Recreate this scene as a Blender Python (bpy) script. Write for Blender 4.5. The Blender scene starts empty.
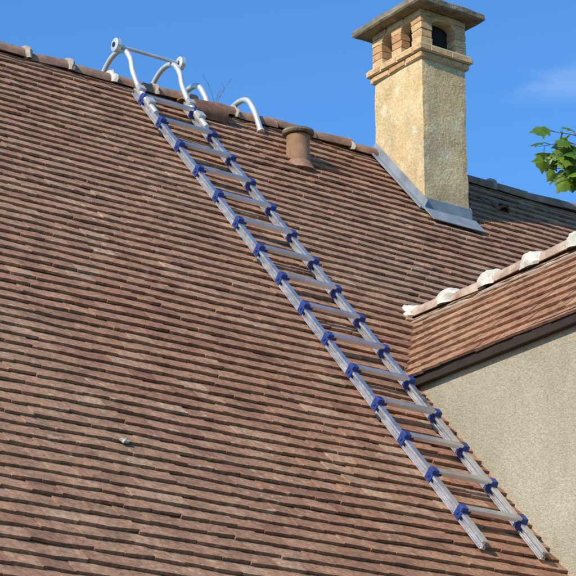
import bpy, math, random
from mathutils import Vector, Matrix, noise
random.seed(7)
rnd=random.uniform
V=Vector
sc=bpy.context.scene
sc.view_settings.view_transform='Standard'; sc.view_settings.look='None'; sc.view_settings.exposure=0
# ---------------------------------------------------------------- geometry helpers
class MB:
    def __init__(s): s.v=[]; s.f=[]; s.m=[]
    def add(s,vs,fs,mi=0):
        o=len(s.v); s.v+= [tuple(v) for v in vs]
        for f in fs: s.f.append(tuple(i+o for i in f)); s.m.append(mi)
    def box(s,c,ax,h,mi=0,jit=0,taper=None):
        c=V(c); vs=[]
        for k in (-1,1):
            for j in (-1,1):
                for i in (-1,1):
                    t=1 if (taper is None or k<0) else taper
                    q=c+ax[0]*(i*h[0]*t)+ax[1]*(j*h[1]*t)+ax[2]*(k*h[2])
                    if jit: q=q+V((rnd(-jit,jit),rnd(-jit,jit),rnd(-jit,jit)))
                    vs.append(q)
        s.add(vs,[(0,2,3,1),(4,5,7,6),(0,1,5,4),(2,6,7,3),(0,4,6,2),(1,3,7,5)],mi)
    def tube(s,pts,r,n=12,mi=0,cap=True):
        pts=[V(p) for p in pts]; rs=r if isinstance(r,(list,tuple)) else [r]*len(pts)
        up=V((1,0,0))
        t0=(pts[1]-pts[0]).normalized()
        if abs(t0.dot(up))>.9: up=V((0,0,1))
        a=(up-t0*up.dot(t0)).normalized()
        vs=[]
        for i,p in enumerate(pts):
            t=(pts[min(i+1,len(pts)-1)]-pts[max(i-1,0)]).normalized()
            a=(a-t*a.dot(t)).normalized(); b=t.cross(a)
            for k in range(n):
                w=2*math.pi*k/n; vs.append(p+(a*math.cos(w)+b*math.sin(w))*rs[i])
        fs=[]
        for i in range(len(pts)-1):
            for k in range(n):
                k2=(k+1)%n; fs.append((i*n+k,i*n+k2,(i+1)*n+k2,(i+1)*n+k))
        if cap:
            fs.append(tuple(range(n-1,-1,-1))); fs.append(tuple((len(pts)-1)*n+k for k in range(n)))
        s.add(vs,fs,mi)
    def obj(s,name,mats,parent=None,smooth=False,bevel=0,seg=2):
        me=bpy.data.meshes.new(name); me.from_pydata(s.v,[],s.f)
        for m in mats: me.materials.append(m)
        me.polygons.foreach_set('material_index',s.m)
        if smooth: me.polygons.foreach_set('use_smooth',[True]*len(s.f))
        me.update(); o=bpy.data.objects.new(name,me); sc.collection.objects.link(o)
        if parent: o.parent=parent
        if bevel:
            b=o.modifiers.new('bev','BEVEL'); b.width=bevel; b.segments=seg; b.limit_method='ANGLE'
        if smooth:
            try:
                me.set_sharp_from_angle(angle=math.radians(40))
            except Exception: pass
        return o
def empty(name):
    e=bpy.data.objects.new(name,None); sc.collection.objects.link(e); return e
def smoothpath(pts,n=8):
    P=[V(p) for p in pts]; P=[P[0]*2-P[1]]+P+[P[-1]*2-P[-2]]; out=[]
    for i in range(1,len(P)-2):
        for k in range(n):
            t=k/n
            out.append(.5*((2*P[i])+(P[i+1]-P[i-1])*t+(2*P[i-1]-5*P[i]+4*P[i+1]-P[i+2])*t*t+(3*P[i]-P[i-1]-3*P[i+1]+P[i+2])*t**3))
    out.append(P[-2]); return out
X=V((1,0,0));Y=V((0,1,0));Z=V((0,0,1)); AX=(X,Y,Z)
# ---------------------------------------------------------------- material helpers
class NT:
    def __init__(s,name,rough=.8,metal=0.):
        s.m=bpy.data.materials.new(name); s.m.use_nodes=True; s.t=s.m.node_tree; s.N=s.t.nodes; s.L=s.t.links
        s.b=s.N['Principled BSDF']; s.b.inputs['Roughness'].default_value=rough; s.b.inputs['Metallic'].default_value=metal
        s.co=s.N.new('ShaderNodeTexCoord').outputs['Object']
    def put(s,inp,v):
        if isinstance(v,bpy.types.NodeSocket): s.L.new(v,inp)
        else: inp.default_value=v
    def noise(s,scale,detail=3,rough=.6,vec=None,stretch=None):
        n=s.N.new('ShaderNodeTexNoise'); n.inputs['Scale'].default_value=scale; n.inputs['Detail'].default_value=detail; n.inputs['Roughness'].default_value=rough
        v=vec or s.co
        if stretch:
            mp=s.N.new('ShaderNodeMapping'); mp.inputs['Scale'].default_value=stretch; s.L.new(v,mp.inputs[0]); v=mp.outputs[0]
        s.L.new(v,n.inputs['Vector']); return n.outputs['Fac']
    def ramp(s,fac,stops,interp='LINEAR'):
        r=s.N.new('ShaderNodeValToRGB'); cr=r.color_ramp; cr.interpolation=interp
        while len(cr.elements)<len(stops): cr.elements.new(.5)
        for e,(p,c) in zip(cr.elements,stops):
            e.position=p; e.color=(c,c,c,1) if isinstance(c,(int,float)) else (*c,1)
        s.L.new(fac,r.inputs[0]); return r.outputs[0]
    def mix(s,fac,a,b,mode='MIX'):
        n=s.N.new('ShaderNodeMix'); n.data_type='RGBA'; n.blend_type=mode
        s.put(n.inputs[0],fac)
        for i,v in ((6,a),(7,b)):
            if isinstance(v,tuple): v=(*v,1) if len(v)==3 else v
            s.put(n.inputs[i],v)
        return n.outputs[2]
    def mul(s,a,b):
        f=s.N.new('ShaderNodeMath'); f.operation='MULTIPLY'; s.put(f.inputs[0],a); s.put(f.inputs[1],b); return f.outputs[0]
    def island(s): return s.N.new('ShaderNodeNewGeometry').outputs['Random Per Island']
    def col(s,v): s.put(s.b.inputs['Base Color'],(*v,1) if isinstance(v,tuple) else v)
    def bump(s,h,strength=.5,dist=.01):
        n=s.N.new('ShaderNodeBump'); n.inputs['Strength'].default_value=strength; n.inputs['Distance'].default_value=dist
        s.L.new(h,n.inputs['Height']); s.L.new(n.outputs[0],s.b.inputs['Normal'])

# roof tile
def tilemat(name):
    m=NT(name,.9)
    c=m.ramp(m.island(),[(0,(.25,.105,.056)),(.12,(.315,.147,.080)),(.5,(.35,.170,.093)),(.88,(.385,.197,.112)),(1,(.46,.275,.165))])
    big=m.ramp(m.noise(.5,2),[(.4,0.05),(.65,.40)])
    c=m.mix(big,c,(.37,.235,.142))
    c=m.mix(1,c,m.ramp(m.noise(38,3,.75),[(.3,.52),(.7,1.30)]),'MULTIPLY')
    c=m.mix(1,c,m.ramp(m.noise(6,3,.7),[(.35,.76),(.6,1.06)]),'MULTIPLY')
    li=m.ramp(m.noise(24,2,.6),[(.62,0),(.69,1)])
    li2=m.ramp(m.noise(1.1,1),[(.42,.05),(.65,.6)])
    c=m.mix(m.mul(li,li2),c,(.52,.46,.33))
    m.col(c); return m.m
M_tile=tilemat('clay_tiles')
def simple(name,c1,c2,scale,rough=.85,bump=.4,dist=.004,metal=0,bs=None,isl=False):
    m=NT(name,rough,metal); f=m.island() if isl else m.noise(scale,4,.65)
    c=m.ramp(f,[(.3 if not isl else 0,c1),(.7 if not isl else 1,c2)])
    if isl: c=m.mix(1,c,m.ramp(m.noise(scale,4,.7),[(.3,.65),(.7,1.2)]),'MULTIPLY')
    m.col(c)
    if bump: m.bump(m.noise(bs or scale*3,4,.7),bump,dist)
    return m.m
M_mortar=simple('lime_mortar',(.42,.38,.32),(.72,.68,.60),14,.9,.8,.01)
M_mortar2=simple('weathered_mortar',(.26,.20,.15),(.46,.40,.32),12,.9,.8,.01)
M_ridge=simple('ridge_clay',(.17,.085,.052),(.37,.22,.14),9,.9,.6,.006)
M_ridge2=simple('limewashed_ridge_clay',(.25,.15,.10),(.55,.44,.34),11,.9,.6,.006)
M_under=simple('roof_underlay',(.05,.035,.025),(.08,.05,.04),5)
M_zinc=simple('zinc_flashing',(.17,.195,.22),(.30,.33,.36),6,.65,.3,.004,metal=.15)
M_brick=simple('chimney_brick',(.50,.27,.12),(.70,.46,.23),30,.9,.6,.005,isl=True)
M_bmort=simple('brick_mortar',(.46,.36,.21),(.64,.52,.33),20)
M_cap=simple('cap_stone',(.10,.08,.055),(.30,.25,.17),13,.95,.9,.012)
M_dark=simple('soot_and_hollow_shade',(.01,.009,.008),(.02,.018,.016),5)  # near-black for sooty flue and vent hole, shade of the hollows in the colour
M_terra=simple('terracotta',(.20,.10,.05),(.36,.20,.11),11,.85,.5,.005)
M_loose=simple('weathered_clay',(.13,.055,.032),(.27,.13,.075),14,.85,.5,.005)
M_wood=simple('eave_shaded_brown_wood',(.012,.007,.005),(.032,.018,.011),9,.8,.4,.003)  # brown wood, darkened further to carry the shade under the eaves
M_twig=simple('dry_twig',(.12,.10,.07),(.2,.17,.12),20,bump=0)
# chimney render (stucco)
m=NT('chimney_render',.92)
c=m.ramp(m.noise(3.6,5,.7),[(.32,(.55,.38,.18)),(.5,(.72,.52,.26)),(.68,(.80,.63,.36))])
c=m.mix(m.ramp(m.noise(2.6,5,.7,stretch=(1,1,.45)),[(.48,0),(.60,.50)]),c,(.45,.36,.24))
c=m.mix(m.ramp(m.noise(9,4,.7,stretch=(1,1,.18)),[(.58,0),(.74,.45)]),c,(.34,.26,.16))
c=m.mix(1,c,m.ramp(m.noise(50,3,.7),[(.3,.68),(.7,1.12)]),'MULTIPLY')
c=m.mix(m.ramp(m.noise(11,3,.6),[(.60,0),(.68,.6)]),c,(.78,.67,.48))
m.col(c); m.bump(m.noise(48,4,.75),.8,.012); M_stucco=m.m
# roughcast wall
m=NT('roughcast_wall',.95)
c=m.ramp(m.noise(2.2,4,.6),[(.3,(.45,.385,.28)),(.7,(.57,.50,.375))])
c=m.mix(1,c,m.ramp(m.noise(70,3,.75),[(.28,.66),(.7,1.12)]),'MULTIPLY')
c=m.mix(m.ramp(m.noise(5,4,.7,stretch=(1,1,.3)),[(.48,0),(.75,.45)]),c,(.33,.275,.20))
m.col(c); m.bump(m.noise(60,4,.8),1.0,.014); M_wall=m.m
# aluminium
m=NT('aluminium',.4,.95)
m.col(m.ramp(m.noise(8,3),[(.3,(.62,.63,.65)),(.7,(.82,.82,.83))]))
m.put(m.b.inputs['Roughness'],m.ramp(m.noise(30,3,.6,stretch=(.3,1,1)),[(.3,.34),(.7,.52)])); M_alu=m.m
m=NT('pale_aluminium_tube',.45,.6)
m.col(m.ramp(m.noise(9,3),[(.3,(.60,.60,.58)),(.7,(.78,.78,.75))])); M_tube=m.m
m=NT('blue_plastic',.5); m.col(m.ramp(m.noise(20,3),[(.3,(.014,.032,.15)),(.7,(.022,.052,.23))])); M_blue=m.m
m=NT('black_rubber',.7); m.col((.015,.015,.017)); M_rub=m.m
m=NT('leaf',.45)
c=m.ramp(m.island(),[(0,(.04,.10,.012)),(.5,(.10,.19,.02)),(1,(.20,.29,.03))]); c=m.mix(1,c,m.ramp(m.noise(25,2),[(.3,.75),(.7,1.15)]),'MULTIPLY'); m.col(c)
tr=m.N.new('ShaderNodeBsdfTranslucent'); mx=m.N.new('ShaderNodeMixShader'); mx.inputs[0].default_value=.35
gm=m.N.new('ShaderNodeMix'); gm.data_type='RGBA'; gm.blend_type='MULTIPLY'; gm.inputs[0].default_value=1; m.L.new(c,gm.inputs[6]); gm.inputs[7].default_value=(1.6,1.7,.6,1)
m.L.new(gm.outputs[2],tr.inputs[0]); m.L.new(m.b.outputs[0],mx.inputs[1]); m.L.new(tr.outputs[0],mx.inputs[2]); m.L.new(mx.outputs[0],m.N['Material Output'].inputs[0]); M_leaf=m.m
M_bark=simple('bark',(.06,.045,.03),(.16,.12,.09),12,.95,.9,.02)
M_grass=simple('grass_ground',(.035,.06,.015),(.09,.12,.035),1.5,.95,.6,.02)
m=NT('window_glass',.05); m.col((.02,.03,.035)); M_glass=m.m
M_white=simple('painted_wood',(.66,.66,.63),(.78,.78,.75),5,.5,.1)

# ---------------------------------------------------------------- house frame
Zr=8.45; A=math.radians(47.4); ca,sa=math.cos(A),math.sin(A)
DN=V((0,-ca,-sa)); NR=V((0,-sa,ca)); RT=V((0,0,Zr))
def rp(x,s,h=0): return RT+X*x+DN*s+NR*h
def tiles(mb,org,ux,us,n,length,slen,gauge=.101,w=.158,keep=None,seed=0):
    rows=int(math.ceil(slen/gauge))+1
    for r in range(rows):
        s0=gauge*(r+1)            # nose distance down slope
        if s0>slen+.03: break
        off=(w/2 if r%2 else 0)+rnd(-.012,.012)
        k=int(length/w)+2; rowj=rnd(-.003,.003)
        for i in range(k):
            x0=-w+off+i*w; x1=x0+w-rnd(.002,.0045)
            x0=max(x0,0); x1=min(x1,length)
            if x1-x0<.03: continue
            xm=(x0+x1)/2
            if keep and not keep(xm,s0): continue
            P=org+ux*xm+us*s0
            hh=noise.noise(P*.9+V((seed,0,0)))*.012+rnd(-.0018,.0018)
            ds=noise.noise(P*1.3+V((9,seed,3)))*.009+rowj+rnd(-.0035,.0035)+(rnd(-.014,.014) if random.random()<.03 else 0)
            rot=rnd(-.010,.010); tw=rnd(-.002,.002); th=.0175+rnd(-.002,.002)
            vs=[]
            L=gauge+.04
            for hz in (0,1):
                for (xx,e) in ((x0,-1),(x1,1)):
                    for (sd,top) in ((s0+ds,.020),(s0+ds-L,-.0045)):
                        h=top+hh+tw*e-(0 if hz else th)
                        vs.append(org+ux*xx+us*(sd+rot*e*.5)+n*h)
            mb.add(vs,[(4,6,7,5),(0,2,6,4),(0,4,5,1),(2,3,7,6),(0,1,3,2)])
house=empty('tiled_roof_house')
XL,XR,SL=-6.5,8.5,7.9
mb=MB(); tiles(mb,rp(XL,0),X,DN,NR,XR-XL,SL,keep=lambda x,s:not(1.94<x+XL<2.31 and .05<s<.78)); mb.obj('roof_tiles_front',[M_tile],house)
DNb=V((0,ca,-sa)); NB=V((0,sa,ca))
mb=MB(); tiles(mb,rp(XL,0),X,DNb,NB,XR-XL,SL,seed=5); mb.obj('roof_tiles_back',[M_tile],house)
mb=MB()
for dn,nn in ((DN,NR),(DNb,NB)):
    mb.box(RT+X*(XL+XR)/2+dn*(SL/2+.02)-nn*.045,(X,dn,nn),((XR-XL)/2-.02,SL/2-.02,.02))
mb.obj('roof_decking',[M_under],house)
# walls
ey=SL*ca; wy=ey-.35
top=Zr-.12; wz=Zr-.12-wy*math.tan(A)
x0,x1=XL+.15,XR-.15
mb=MB()
vs=[(x0,-wy,0),(x1,-wy,0),(x1,wy,0),(x0,wy,0),(x0,-wy,wz),(x1,-wy,wz),(x1,wy,wz),(x0,wy,wz),(x0,0,top),(x1,0,top)]
mb.add(vs,[(0,1,5,4),(2,3,7,6),(1,2,6,9,5),(3,0,4,8,7)]); mb.obj('walls',[M_wall],house)
mb=MB()
for xw in (-4.5,-1.2,2.4,5.8):
    mb.box((xw,-wy-.01,1.35),AX,(.5,.02,.6),0)
    for dx in (-.5,0,.5): mb.box((xw+dx,-wy-.045,1.35),AX,(.035,.02,.66),1)
    for dz in (-.63,.63): mb.box((xw,-wy-.047,1.35+dz),AX,(.533,.02,.035),1)
mb.obj('windows',[M_glass,M_white],house)
# ridge tiles + mortar
def ridge(mb,start,d,length,step,r,side,drop=.045):
    n=int(length/step)
    for i in range(n):
        t0=i*step
        wob=rnd(-.010,.010); tilt=rnd(-.010,.010)
        K=10; vs=[]; rr0=r*1.0; rr1=r*.86
        for (t,rr) in ((t0-.02,rr1),(t0+step+.012,rr0)):
            for rad in (rr,rr-.016):
                for k in range(K+1):
                    a=math.pi*(.5-(k/K))*1.12
                    zz=tilt*(1 if t>t0 else -1)
                    vs.append(start+d*t+side*(math.sin(a)*rad*1.12)+Z*(math.cos(a)*rad-drop+wob+zz))
        fs=[];o=K+1
        for k in range(K):
            fs+=[(k,k+1,2*o+k+1,2*o+k),(o+k,3*o+k,3*o+k+1,o+k+1),(k,o+k,o+k+1,k+1),(2*o+k,2*o+k+1,3*o+k+1,3*o+k)]
        fs+=[(0,2*o,3*o,o),(K,o+K,3*o+K,2*o+K)]
        mb.add(vs,fs,0)
def mortar_lump(mb,c,d,side,r,wid,drop,mi=0,K=16,amp=1.0):
    J=7; vs=[]
    sd=rnd(0,50); a0=rnd(-.25,.25)
    for j in range(J+1):
        u=(j/J-.5)*2
        for k in range(K+1):
            a=math.pi*(.5-k/K)*1.15
            q=noise.noise(V((sd+a*1.7,u*1.3,sd)))
            q2=noise.noise(V((sd+a*5,u*4,sd)))
            rr=r+ (1-u*u)*.020*(1+.9*q)+q2*.006*amp - .014*abs(u)**3
            ww=wid*(1+.55*noise.noise(V((a*2.2,sd,1.1 if u>0 else 7)))) 
            vs.append(c+d*(u*ww+.015*q+a0*.03*math.sin(a))+side*(math.sin(a)*rr*1.15)+Z*(math.cos(a)*rr-drop))
    fs=[]
    for j in range(J):
        for k in range(K):
            b=j*(K+1)+k; fs.append((b,b+1,b+K+2,b+K+1))
    mb.add(vs,fs,mi)
def fillet(mb,start,d,side,length,off,z,r=.02,mi=0):
    n=int(length/.04); pts=[];rs=[]
    for i in range(n+1):
        t=i*.04; q=noise.noise(V((t*5,off*10,3.3)))
        pts.append(start+d*t+side*(off+q*.006)+Z*(z+q*.008)); rs.append(r*(.8+.8*noise.noise(V((t*9,off,1)))))
    mb.tube(pts,rs,8,mi)
mb=MB(); st=V((XL,0,Zr-.01))
ridge(mb,st,X,XR-XL,.34,.080,Y,drop=.012); mb.obj('ridge_tiles',[M_ridge],house,smooth=True)
mb=MB()
for i in range(int((XR-XL)/.34)+1):
    xx=XL+i*.34
    if xx<-.35: mortar_lump(mb,V((xx,0,Zr-.012)),X,Y,.076,rnd(.022,.036),.014,mi=0 if i%3==0 else 1)
    elif random.random()<.4 and not(1.7<xx<2.5): mortar_lump(mb,V((xx,0,Zr-.015)),X,Y,.074,.018,.014,mi=1)
mb.obj('ridge_mortar_joints',[M_mortar,M_mortar2],house,smooth=True)
mb=MB()
for s in (-1,1): fillet(mb,st,X,Y*s,XR-XL,.098,-.085,.016)
mb.obj('ridge_mortar_bed',[M_ridge],house,smooth=True)

# ---------------------------------------------------------------- dormer
dormer=empty('roof_dormer')
xd,zd=.83,6.47; B=math.atan2(.70,.60); cb,sb=math.cos(B),math.sin(B)
yF=-4.55; yB=-1.62; Ld=yB-yF
org=V((xd,yF,zd-.03))
mb=MB()
dl=V((-cb,0,-sb)); nl=V((-sb,0,cb)); dr=V((cb,0,-sb)); nr=V((sb,0,cb))
tiles(mb,org,Y,dl,nl,Ld,.93,gauge=.102,w=.158,seed=11); tiles(mb,org,Y,dr,nr,Ld,.93,gauge=.102,w=.158,seed=13)
mb.obj('dormer_tiles',[M_tile],dormer)
mb=MB()
for dd,nn,sg in ((dl,nl,-1),(dr,nr,1)):
    mb.box(V((xd,(yF+yB)/2,zd-.03))+dd*.45-nn*.042,(Y,dd,nn),(Ld/2-.03,.45,.018))
    mb.box(V((xd+sg*.574,(yF+yB)/2,5.738)),AX,(.012,Ld/2-.04,.044))
    mb.box(V((xd+sg*.55,(yF+yB)/2,5.71)),AX,(.03,Ld/2-.05,.012))
    mb.box(V((xd,yF+.0,zd-.075))+dd*.45,(Y,dd,nn),(.02,.47,.05))
mb.obj('dormer_fascia_boards',[M_wood],dormer,bevel=.003)
xw=.54; mb=MB()
yc=yF+.10
for sg in (-1,1):
    xo=xd+sg*xw; xi=xd+sg*(xw-.05)
    def zr(y): return Zr+y*math.tan(A)-.10
    yb=-2.40; zt=5.725
    pr=[(yc,zr(yc)),(yb,zr(yb)),(yb,zt),(yc,zt)]
    vs=[V((xo,y,z)) for y,z in pr]+[V((xi,y,z)) for y,z in pr]
    mb.add(vs,[(0,1,2,3),(7,6,5,4),(0,4,5,1),(1,5,6,2),(2,6,7,3),(3,7,4,0)])
mb.obj('dormer_cheek_walls',[M_wall],dormer)
mb=MB()
zb=Zr+yc*math.tan(A)-.05
def fw(a,b,c,d): mb.box(V(((a+b)/2,yc+.03,(c+d)/2)),AX,((b-a)/2,.033,(d-c)/2))
fw(xd-xw+.002,xd-.33,zb,5.72); fw(xd+.33,xd+xw-.002,zb,5.72); fw(xd-.33,xd+.33,zb,zb+.55); fw(xd-.33,xd+.33,5.45,5.72)
mb.add([V((xd-xw,yc,5.72)),V((xd+xw,yc,5.72)),V((xd,yc,6.34))],[(0,1,2)])
mb.obj('dormer_front_wall',[M_wall],dormer)
mb=MB(); mb.box((xd,yc+.05,(zb+.55+5.45)/2),AX,(.33,.005,(5.45-zb-.55)/2),0)
for dx in (-.3,0,.3): mb.box((xd+dx,yc+.03,(zb+.55+5.45)/2),AX,(.028,.02,(5.45-zb-.55)/2-.002),1)
mb.obj('dormer_window',[M_glass,M_white],dormer)
mb=MB(); ds=V((xd,-1.80,zd-.035)); ridge(mb,ds,-Y,2.75,.40,.074,X,drop=.02); mb.obj('dormer_ridge_tiles',[M_ridge2],dormer,smooth=True)
mb=MB()
for i in range(7): mortar_lump(mb,ds-Y*(i*.40+.02),-Y,X,.078,rnd(.055,.085),.018)
for k in range(9):
    c=ds+V((rnd(-.12,.03),rnd(-.03,.10),rnd(-.06,.03)))
    mortar_lump(mb,c,-Y,X,rnd(.02,.045),rnd(.03,.05),.0)
mb.obj('dormer_ridge_mortar',[M_mortar],dormer,smooth=True)
mb=MB()
for s in (-1,1): fillet(mb,ds,-Y,X*s,2.6,.092,-.080,.014)
mb.obj('dormer_ridge_bed',[M_mortar2],dormer,smooth=True)

# ---------------------------------------------------------------- chimney
ch=empty('brick_chimney')
cx0,cx1,cy0,cy1=1.92,2.33,-.60,-.02; zt=9.02
cxm,cym=(cx0+cx1)/2,(cy0+cy1)/2; hx,hy=(cx1-cx0)/2,(cy1-cy0)/2
mb=MB(); N=30
zs=[7.5+(zt-7.5)*i/N for i in range(N+1)]
per=[]
K=9
for i in range(K): per.append((-1+2*i/K,-1))
for i in range(K): per.append((1,-1+2*i/K))
for i in range(K): per.append((1-2*i/K,1))
for i in range(K): per.append((-1,1-2*i/K))
vs=[]
for z in zs:
    for (a,b) in per:
        q=V((cxm+a*hx,cym+b*hy,z)); nn=noise.noise(q*4)*.006+noise.noise(q*13)*.002
        if abs(a)==1 and abs(b)==1: nn+=noise.noise(q*14)*.006-.004
        vs.append(q+V((a,b,0)).normalized()*nn)
n=len(per); fs=[]
for j in range(N):
    for i in range(n): fs.append((j*n+i,j*n+(i+1)%n,(j+1)*n+(i+1)%n,(j+1)*n+i))
fs.append(tuple(N*n+i for i in range(n)))
mb.add(vs,fs); mb.obj('rendered_shaft',[M_stucco],ch)
mb=MB()
def brick(c,h): 
    mb.box(V(c),AX,h,0,jit=.003)
def course(z,ex,h,off):
    ax,ay=hx+ex,hy+ex; bl=.2; bt=.05
    mb.box((cxm,cym,z+h/2),AX,(ax-.006,ay-.006,h/2),1)
    for sgn in (-1,1):
        for (L,fixed,along) in ((ax,ay,'x'),(ay,ax,'y')):
            t=-L-(bl/2 if off else 0)
            while t<L-.01:
                a=max(t,-L); b=min(t+bl-.010,L); t+=bl
                if b-a<.02: continue
                m_=(a+b)/2; hl=(b-a)/2
                if along=='x': brick((cxm+m_,cym+sgn*(ay-bt+.0),z+h/2),(hl,bt,h/2-.005))
                else: brick((cxm+sgn*(ax-bt+.003),cym+m_,z+h/2),(bt,hl-.004,h/2-.005))
course(zt,.020,.050,0); course(zt+.050,.042,.050,1)
o_=.036
mb.add([V((cxm+a*(hx+e),cym+b*(hy+e),z)) for (e,z) in ((o_,zt+.1),(o_-.002,zt+.108),(-.01,zt+.135)) for (a,b) in ((-1,-1),(1,-1),(1,1),(-1,1))],
  [(j*4+i,j*4+(i+1)%4,j*4+4+(i+1)%4,j*4+4+i) for j in range(2) for i in range(4)]+[(8,9,10,11)],1)
pz=zt+.118; ph=.235
def pillar(xc,yc_,wx,wy_):
    nc=4; h=ph/nc
    mb.box((xc,yc_,pz+ph/2),AX,(wx-.006,wy_-.006,ph/2),1)
    for i in range(nc):
        brick((xc,yc_,pz+h*(i+.5)),(wx+rnd(-.003,.003),wy_+rnd(-.003,.003),h/2-.004))
ax,ay=hx+.008,hy+.008
for a in (-1,1):
    for b in (-1,1): pillar(cxm+a*(ax-.052),cym+b*(ay-.058),.052,.058)
    pillar(cxm+a*(ax-.045),cym,.045,.055)
def arch(c,along,out,half,hgt,depth):
    K=12; cur=[(-half*math.cos(math.pi*k/K),min(half*.95,hgt-.012)*math.sin(math.pi*k/K)) for k in range(K+1)]
    vs=[]
    for o in (0,-depth):
        for (t,z) in cur: vs.append(c+along*t+Z*z+out*o)
        for (t,z) in cur: vs.append(c+along*t+Z*hgt+out*o)
    m_=K+1; fs=[]
    for k in range(K):
        fs+=[(k,k+1,m_+k+1,m_+k),(2*m_+k,3*m_+k,3*m_+k+1,2*m_+k+1),(k,2*m_+k,2*m_+k+1,k+1)]
    mb.add(vs,fs,1)
    rr=min(half*.95,hgt-.012)
    for k in range(7):
        a=math.pi*(k+.5)/7; d=along*(-math.cos(a))+Z*math.sin(a); tdir=along*math.sin(a)+Z*math.cos(a)
        p=c+along*(-half*math.cos(a))+Z*(rr*math.sin(a))+d*.016
        mb.box(p-out*.02+out*.0035,(tdir,d,out),(half*.20,.016,.02),0)
sp=pz+ph-.062
gx=(ax*2-.104*2)/2
for s in (-1,1):
    arch(V((cxm,cym+s*(ay-.004),sp)),X,Y*s,gx+.004,.064,.09)
    g0=.055; g1=ay-.116; hc=(g0+g1)/2; hh_=(g1-g0)/2
    for q in (-1,1): arch(V((cxm+s*(ax-.004),cym+q*hc,sp)),Y,X*s,hh_+.004,.064,.08)
mb.box((cxm,cym,pz+ph+.022),AX,(ax-.004,ay-.004,.018),1)
for a in (-1,1):
    t=-ay
    while t<ay-.02:
        b=min(t+.2,ay); brick((cxm+a*(ax-.047),cym+(t+b)/2,pz+ph+.022),(.05,(b-t)/2-.005,.021)); t+=.21
    brick((cxm-.08,cym+a*(ay-.047),pz+ph+.022),(.085,.05,.021)); brick((cxm+.09,cym+a*(ay-.047),pz+ph+.022),(.085,.05,.021))
mb.obj('brick_crown',[M_brick,M_bmort],ch,bevel=.003)
mb=MB(); mb.box((cxm,cym,pz+ph/2+.01),AX,(hx-.09,hy-.09,ph/2)); mb.obj('flue',[M_dark],ch)  # solid sooty core, added to make the crown openings look dark inside
mb=MB(); cz=pz+ph+.045
vs=[]
for (z,ex) in ((cz,.105),(cz+.012,.115),(cz+.052,.112),(cz+.066,.098),(cz+.10,-.06),(cz+.112,-.2)):
    for (a,b) in per:
        q=V((cxm+a*(hx+ex),cym+b*max(hy+ex,.02),z)); e=noise.noise(q*7)*.012+noise.noise(q*23)*.006
        vs.append(q+V((a*e,b*e,noise.noise(q*9)*.007)))
fs=[tuple(range(n-1,-1,-1))]
for j in range(5):
    for i in range(n): fs.append((j*n+i,j*n+(i+1)%n,(j+1)*n+(i+1)%n,(j+1)*n+i))
fs.append(tuple(5*n+i for i in range(n)))
mb.add(vs,fs); mb.obj('stone_cap',[M_cap],ch)
# flashing
mb=MB()
mb.box(rp(cx0-.030,.44,.030),(X,DN,NR),(.034,.46,.004))
mb.box(rp(cx0-.012,.42,.060),(X,DN,NR),(.004,.45,.030))
mb.box(rp(cx0-.066,.44,.035),(X,DN,NR),(.006,.46,.007))
mb.box(rp(cx1+.022,.40,.030),(X,DN,NR),(.022,.42,.004))
mb.box(rp(cx1+.012,.40,.055),(X,DN,NR),(.004,.42,.03))
mb.box(rp(cxm,.975,.036),(X,DN,NR),(hx+.035,.085,.004))
mb.box(V((cxm,cy0-.014,Zr+cy0*math.tan(A)+.045)),AX,(hx+.014,.005,.065))
mb.obj('zinc_flashing',[M_zinc],ch,bevel=.002)

# ---------------------------------------------------------------- vent pipe
vp=empty('clay_vent_pipe')
b=rp(.95,.64,-.05)
mb=MB(); pts=[b+Z*t for t in (0,.05,.12,.19,.25,.27)]
mb.tube(pts,[.092,.090,.086,.084,.084,.087],24)
mb.obj('pipe',[M_terra],vp,smooth=True)
mb=MB(); cp=b+Z*.28
mb.tube([cp-Z*.0,cp+Z*.012,cp+Z*.03,cp+Z*.045,cp+Z*.055],[.108,.116,.112,.07,.02],24)
mb.obj('cap',[M_cap],vp,smooth=True)
mb=MB(); mb.tube([b+Z*.0,b+Z*.07],[.13,.092],20); mb.obj('mortar_collar',[M_ridge],vp,smooth=True)
vt=empty('vent_tile'); mb=MB(); c=rp(2.87,.50,.03)
K=10; vs=[]
for (s,r) in ((.0,.055),(.16,.05)):
    for rad in (r,r-.012):
        for k in range(K+1):
            a=math.pi*(.5-k/K); vs.append(c-DN*s+X*math.sin(a)*rad+NR*(math.cos(a)*rad*(1 if s==0 else .3)-.01))
o=K+1; fs=[]
for k in range(K): fs+=[(k,k+1,2*o+k+1,2*o+k),(o+k,3*o+k,3*o+k+1,o+k+1),(k,o+k,o+k+1,k+1)]
mb.add(vs,fs); mb.obj('hood',[M_loose],vt,smooth=True)
mb=MB(); mb.box(c-DN*.03+NR*.012,(X,DN,NR),(.042,.01,.026)); mb.obj('opening_shade',[M_dark],vt)  # black block standing in for the shade inside the hood

# broken clay ridge tile lying by the ladder hooks
mb=MB(); c=rp(.31,.16,.02); dd=(X*.95-DN*.05).normalized(); sd_=NR.cross(dd).normalized()
K=12; vs=[]
for t,r in ((-.17,.070),(-.05,.078),(.05,.086),(.17,.092)):
    for rad in (r,r-.014):
        for k in range(K+1):
            a=math.pi*(.5-k/K); e=rnd(-.012,.012) if abs(t)>.1 else 0
            vs.append(c+dd*(t+e)+sd_*math.sin(a)*rad*1.15+NR*(math.cos(a)*rad+.0))
o=K+1; fs=[]
for j in range(3):
    for k in range(K):
        q=j*2*o; fs+=[(q+k,q+k+1,q+2*o+k+1,q+2*o+k),(q+o+k,q+3*o+k,q+3*o+k+1,q+o+k+1)]
for q in (0,6*o):
    for k in range(K): fs.append((q+k,q+k+1,q+o+k+1,q+o+k))
mb.add(vs,fs); mb.obj('loose_clay_tile',[M_loose],None,smooth=True)
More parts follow.
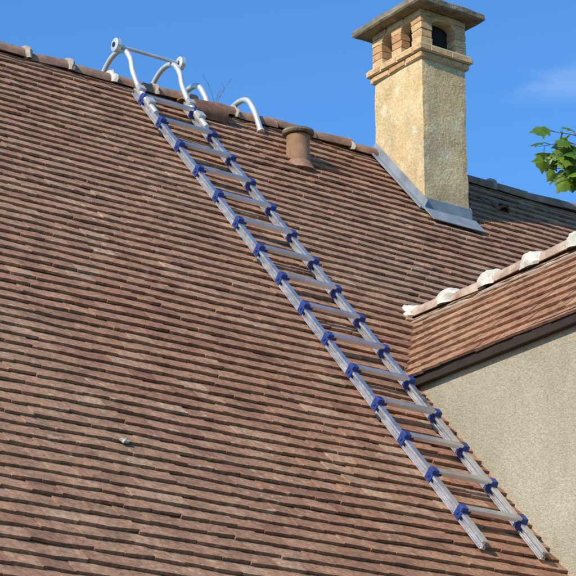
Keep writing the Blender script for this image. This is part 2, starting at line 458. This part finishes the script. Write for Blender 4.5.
mb=MB(); c=rp(-2.24,5.06,.03)
uvs=[];K=9
for i in range(K): 
    a=2*math.pi*i/K; r=rnd(.014,.026); uvs.append(c+X*math.cos(a)*r*1.4+DN*math.sin(a)*r*.8+NR*rnd(0,.004))
mb.add([c+NR*.012]+uvs+[q-NR*.012 for q in uvs],[(0,1+i,1+(i+1)%K) for i in range(K)]+[(1+i,1+K+i,1+K+(i+1)%K,1+(i+1)%K) for i in range(K)])
mb.obj('mortar_chip',[M_mortar],None)

# ---------------------------------------------------------------- ladder
def ladder(name,x0,x1,fr,s_top,s_bot,rungs,h0=.028):
    e=empty(name)
    ux,dn,nn=X,fr[0],fr[1]
    def P(x,s,h): return RT+ux*x+dn*s+nn*h
    mb=MB(); L=(s_bot-s_top)/2; sm=(s_bot+s_top)/2
    for x,sg in ((x0,-1),(x1,1)):
        mb.box(P(x,sm,h0+.044),(ux,dn,nn),(.019,L,.0035))
        mb.box(P(x,sm,h0),(ux,dn,nn),(.019,L,.0035))
        mb.box(P(x,sm,h0+.022),(ux,dn,nn),(.003,L-.001,.0185))
        for q in (-1,1):
            mb.box(P(x+q*.0165,sm,h0+.036),(ux,dn,nn),(.0024,L-.001,.0045))
            mb.box(P(x+q*.0165,sm,h0+.008),(ux,dn,nn),(.0024,L-.001,.0045))
    mb.obj('rails',[M_alu],e,bevel=.0012)
    mb=MB()
    for s in rungs:
        mb.box(P((x0+x1)/2,s,h0+.060),(ux,dn,nn),((x1-x0)/2+.022,.020,.0120))
        for q in (-.014,0,.014): mb.box(P((x0+x1)/2,s+q,h0+.073),(ux,dn,nn),((x1-x0)/2+.020,.0035,.0015))
    mb.obj('rungs',[M_alu],e,bevel=.002)
    mb=MB()
    for s in rungs:
        for x,sg in ((x0,-1),(x1,1)):
            mb.box(P(x+sg*.001,s+.006,h0+.026),(ux,dn,nn),(.0235,.029,.025))
            mb.box(P(x+sg*.002,s-.0,h0+.060),(ux,dn,nn),(.0240,.0250,.0155),taper=.88)
            mb.box(P(x-sg*.032,s+.0,h0+.052),(ux,dn,nn),(.014,.021,.010))
            mb.box(P(x+sg*.027,s+.006,h0+.032),(ux,dn,nn),(.005,.009,.009))
    mb.obj('rung_brackets',[M_blue],e,bevel=.004)
    mb=MB()
    for s in rungs[1::5]:
        for x in (x0,x1): mb.box(P(x,s+.085,h0-.004),(ux,dn,nn),(.026,.03,.008))
    mb.obj('rubber_pads',[M_rub],e,bevel=.003)
    return e,P
r0=.715
e,P=ladder('roof_ladder',-.270,.135,(DN,NR),.21,5.50,[r0-.35+.347*i for i in range(15)])
mb=MB()
for x in (-.270,.135):
    pts=smoothpath([rp(x,.60,.080),rp(x,.30,.085),V((x,-.15,Zr+.03)),V((x,-.11,Zr+.15)),V((x,-.03,Zr+.245)),V((x,.08,Zr+.275)),V((x,.20,Zr+.235)),V((x,.31,Zr+.12)),V((x,.38,Zr-.08))],6)
    mb.tube(pts,.020,12)
    mb.box(rp(x,.46,.105),(X,DN,NR),(.026,.035,.012)); mb.box(rp(x,.27,.108),(X,DN,NR),(.026,.03,.012))
mb.tube([V((-.33,-.02,Zr+.275)),V((.19,-.02,Zr+.275))],.013,10)
mb.obj('ridge_hooks',[M_tube],e,smooth=True)
mb=MB()
for x in (-.335,.195):
    c=V((x,-.02,Zr+.275)); mb.tube([c-X*.020,c-X*.016,c+X*.016,c+X*.020],[.040,.050,.050,.040],20,0); mb.tube([c-X*.025,c+X*.025],.018,12,1)
mb.obj('wheels',[M_tube,M_rub],e,smooth=True)
e2,P2=ladder('roof_ladder.001',.36,.78,(DNb,NB),.42,4.2,[.60+.35*i for i in range(10)])
mb=MB()
for x in (.36,.78):
    pts=smoothpath([V((x,.55,Zr-.50)),V((x,.42,Zr-.22)),V((x,.34,Zr+.02)),V((x,.24,Zr+.14)),V((x,.12,Zr+.175)),V((x,.0,Zr+.15)),V((x,-.09,Zr+.04)),V((x,-.15,Zr-.09)),V((x,-.18,Zr-.16))],6)
    mb.tube(pts,[.022]*(len(pts)-3)+[.025,.028,.028],12)
mb.obj('ridge_hooks',[M_tube],e2,smooth=True)
mb=MB()
for (dx,dz,bx) in ((-.10,.24,.02),(.16,.28,.03),(.03,.14,-.02)):
    b=V((.52,.02,Zr+.04)); pts=smoothpath([b,b+V((dx*.4,.0,dz*.5)),b+V((dx,bx,dz))],5); mb.tube(pts,[.0022-.0001*i for i in range(len(pts))],5)
    for k in range(3):
        q=pts[4+k*2]; mb.tube([q,q+V((rnd(-.05,.05),rnd(-.03,.03),.04))],[.0014,.0008],4)
mb.obj('dry_weed',[M_twig],None)

# ---------------------------------------------------------------- tree (right of the view, in front of the house)
tree=empty('leafy_tree')
CAM=V((-7.89,-12.85,1.6))
T=V((1.6,-6.9,0))
mb=MB()
trunk=smoothpath([T,T+V((.05,.03,1.6)),T+V((-.03,.08,3.2)),T+V((.04,.0,4.8)),T+V((0,.05,6.6))],5)
mb.tube(trunk,[.17*(1-.04*i) for i in range(len(trunk))],12)
def leaf(lm,p,d,nrm,s):
    d=d.normalized(); sdv=d.cross(nrm)
    if sdv.length<.1: return
    sdv.normalize(); nn=sdv.cross(d)
    half=[(0,0),(.16,.02),(.42,.10),(.30,.26),(.55,.46),(.34,.50),(.30,.66),(.14,.76),(0,1.0)]
    out=half+[(-a,b) for a,b in half[-2:0:-1]]
    vs=[p+sdv*(a*s)+d*(b*s)+nn*(-.35*a*a*s*1.2-.15*b*b*s) for a,b in out]
    c=p+d*(.4*s)+nn*.02*s
    k=len(vs); lm.add([c]+vs,[(0,1+i,1+(i+1)%k) for i in range(k)])
lm=MB()
crown=T+V((0,0,5.4))
def spray(base,tip,nleaf,size,r0=.012,pl=.5):
    pts=smoothpath([base,(base+tip)/2+V((rnd(-.05,.05),rnd(-.05,.05),rnd(0,.08)))*(pl*2),tip],5)
    mb.tube(pts,[r0*(1-.07*i) for i in range(len(pts))],6)
    for i in range(nleaf):
        t=.25+.75*random.random(); q=pts[min(int(t*(len(pts)-1)),len(pts)-1)]
        dd=V((rnd(-1,1),rnd(-1,1),rnd(-.9,.5))).normalized()
        mb.tube([q,q+dd*size*pl],.0016,4)
        leaf(lm,q+dd*size*pl,(dd+V((0,0,-.4))),V((rnd(-.8,.1),rnd(-1,-.2),rnd(-.1,.8))).normalized(),size*rnd(.75,1.2))
for i in range(110):
    d=V((rnd(-1,1),rnd(-1,1),rnd(-.8,1))).normalized()
    r=rnd(.45,1.0); end=crown+V((d.x*1.75*r,d.y*1.75*r,d.z*1.7*r))
    b=trunk[min(len(trunk)-1,max(6,int((crown.z+d.z*1.0)/6.6*len(trunk))))]
    mid=(b*.4+end*.6)
    mb.tube(smoothpath([b,mid+V((0,0,.1)),end],4),[.03-.0027*k for k in range(9)],6)
    spray(mid,end+d*.25,16,.12)
# bough reaching towards the chimney side
RR=V((.818,-.575,0)); bt=V((-1.12,-5.17,5.90))+RR*.055; b0=trunk[15]
bough=smoothpath([b0,b0*.6+bt*.4+V((0,0,.25)),b0*.2+bt*.8+V((0,0,.06)),bt+RR*.22],6)
mb.tube(bough,[.04-.0018*k for k in range(len(bough))],8)
for (o,nl) in ((V((.0,.0,.06)),9),(RR*.0+Z*-.05,10),(RR*.05+Z*.14,10),(RR*.07+Z*-.13,12),(RR*.1,12),(RR*.05+Z*-.11,10),(RR*.06+Z*.02,12),(RR*.13+Z*.09,10)):
    spray(bough[-3],bt+o,nl,.092,.004,.35)
mb.obj('trunk_and_branches',[M_bark],tree,smooth=True)
lm.obj('leaves',[M_leaf],tree)

# ---------------------------------------------------------------- ground
mb=MB(); S=1200
mb.add([(-S,-S,0),(S,-S,0),(S,S,0),(-S,S,0)],[(0,1,2,3)]); mb.obj('ground',[M_grass])

# ---------------------------------------------------------------- camera basis
p=math.radians(19.67+.075);az=math.radians(54.9)
F=V((math.cos(az)*math.cos(p),math.sin(az)*math.cos(p),math.sin(p))); R=V((math.sin(az),-math.cos(az),0)); U=R.cross(F)
# ---------------------------------------------------------------- sun, sky
saz=math.radians(180+15); sel=math.radians(35)
sd=V((math.cos(saz)*math.cos(sel),math.sin(saz)*math.cos(sel),math.sin(sel)))
ld=bpy.data.lights.new('sun','SUN'); ld.energy=5.0; ld.angle=math.radians(.53); ld.color=(1,.89,.71)
lo=bpy.data.objects.new('sun',ld); sc.collection.objects.link(lo); lo.rotation_euler=sd.to_track_quat('Z','Y').to_euler(); lo.location=(-20,-20,30)
w=bpy.data.worlds.new('World'); sc.world=w; w.use_nodes=True; nt=w.node_tree; bg=nt.nodes['Background']
def wn(t): return nt.nodes.new(t)
sk=wn('ShaderNodeTexSky'); sk.sky_type='NISHITA'; sk.sun_disc=False; sk.sun_elevation=sel; sk.sun_rotation=math.atan2(sd.x,sd.y)
sk.air_density=1.0; sk.dust_density=.5; sk.ozone_density=1.5
ti=wn('ShaderNodeMix'); ti.data_type='RGBA'; ti.blend_type='MULTIPLY'; ti.inputs[0].default_value=1; nt.links.new(sk.outputs[0],ti.inputs[6]); ti.inputs[7].default_value=(.60,1.18,1.74,1)
tc=wn('ShaderNodeTexCoord'); mp=wn('ShaderNodeMapping'); mp.inputs['Scale'].default_value=(1,1,3.5); nt.links.new(tc.outputs['Generated'],mp.inputs[0])
nz=wn('ShaderNodeTexNoise'); nz.inputs['Scale'].default_value=14; nz.inputs['Detail'].default_value=5; nz.inputs['Roughness'].default_value=.55; nt.links.new(mp.outputs[0],nz.inputs['Vector'])
rm=wn('ShaderNodeValToRGB'); rm.color_ramp.elements[0].position=.40; rm.color_ramp.elements[0].color=(0,0,0,1); rm.color_ramp.elements[1].position=.75; rm.color_ramp.elements[1].color=(1,1,1,1); nt.links.new(nz.outputs[0],rm.inputs[0])
# one thin wisp of cloud in a fixed part of the sky
cdv=V((.6057,.6912,.3941)).normalized()
ds_=wn('ShaderNodeVectorMath'); ds_.operation='SUBTRACT'; nt.links.new(tc.outputs['Generated'],ds_.inputs[0]); ds_.inputs[1].default_value=(F*2350+R*264+U*207).normalized()
sc2=wn('ShaderNodeVectorMath'); sc2.operation='MULTIPLY'; nt.links.new(ds_.outputs[0],sc2.inputs[0]); sc2.inputs[1].default_value=(1,1,4)
ln=wn('ShaderNodeVectorMath'); ln.operation='LENGTH'; nt.links.new(sc2.outputs[0],ln.inputs[0])
mr=wn('ShaderNodeMapRange'); mr.interpolation_type='SMOOTHSTEP'; mr.inputs['From Min'].default_value=0; mr.inputs['From Max'].default_value=.05; mr.inputs['To Min'].default_value=.45; mr.inputs['To Max'].default_value=0
nt.links.new(ln.outputs['Value'],mr.inputs['Value'])
mu=wn('ShaderNodeMath'); mu.operation='MULTIPLY'; nt.links.new(rm.outputs[0],mu.inputs[0]); nt.links.new(mr.outputs[0],mu.inputs[1])
mx=wn('ShaderNodeMix'); mx.data_type='RGBA'; nt.links.new(mu.outputs[0],mx.inputs[0]); nt.links.new(ti.outputs[2],mx.inputs[6]); mx.inputs[7].default_value=(5.0,6.2,8,1)
nt.links.new(mx.outputs[2],bg.inputs[0]); bg.inputs[1].default_value=.128

# ---------------------------------------------------------------- camera
cd=bpy.data.cameras.new('camera'); cam=bpy.data.objects.new('camera',cd); sc.collection.objects.link(cam)
cd.sensor_width=36; cd.lens=2350/576*36; cd.clip_end=5000; cd.clip_start=.1
M=Matrix((( R.x,U.x,-F.x,CAM.x),(R.y,U.y,-F.y,CAM.y),(R.z,U.z,-F.z,CAM.z),(0,0,0,1)))
cam.matrix_world=M; sc.camera=cam
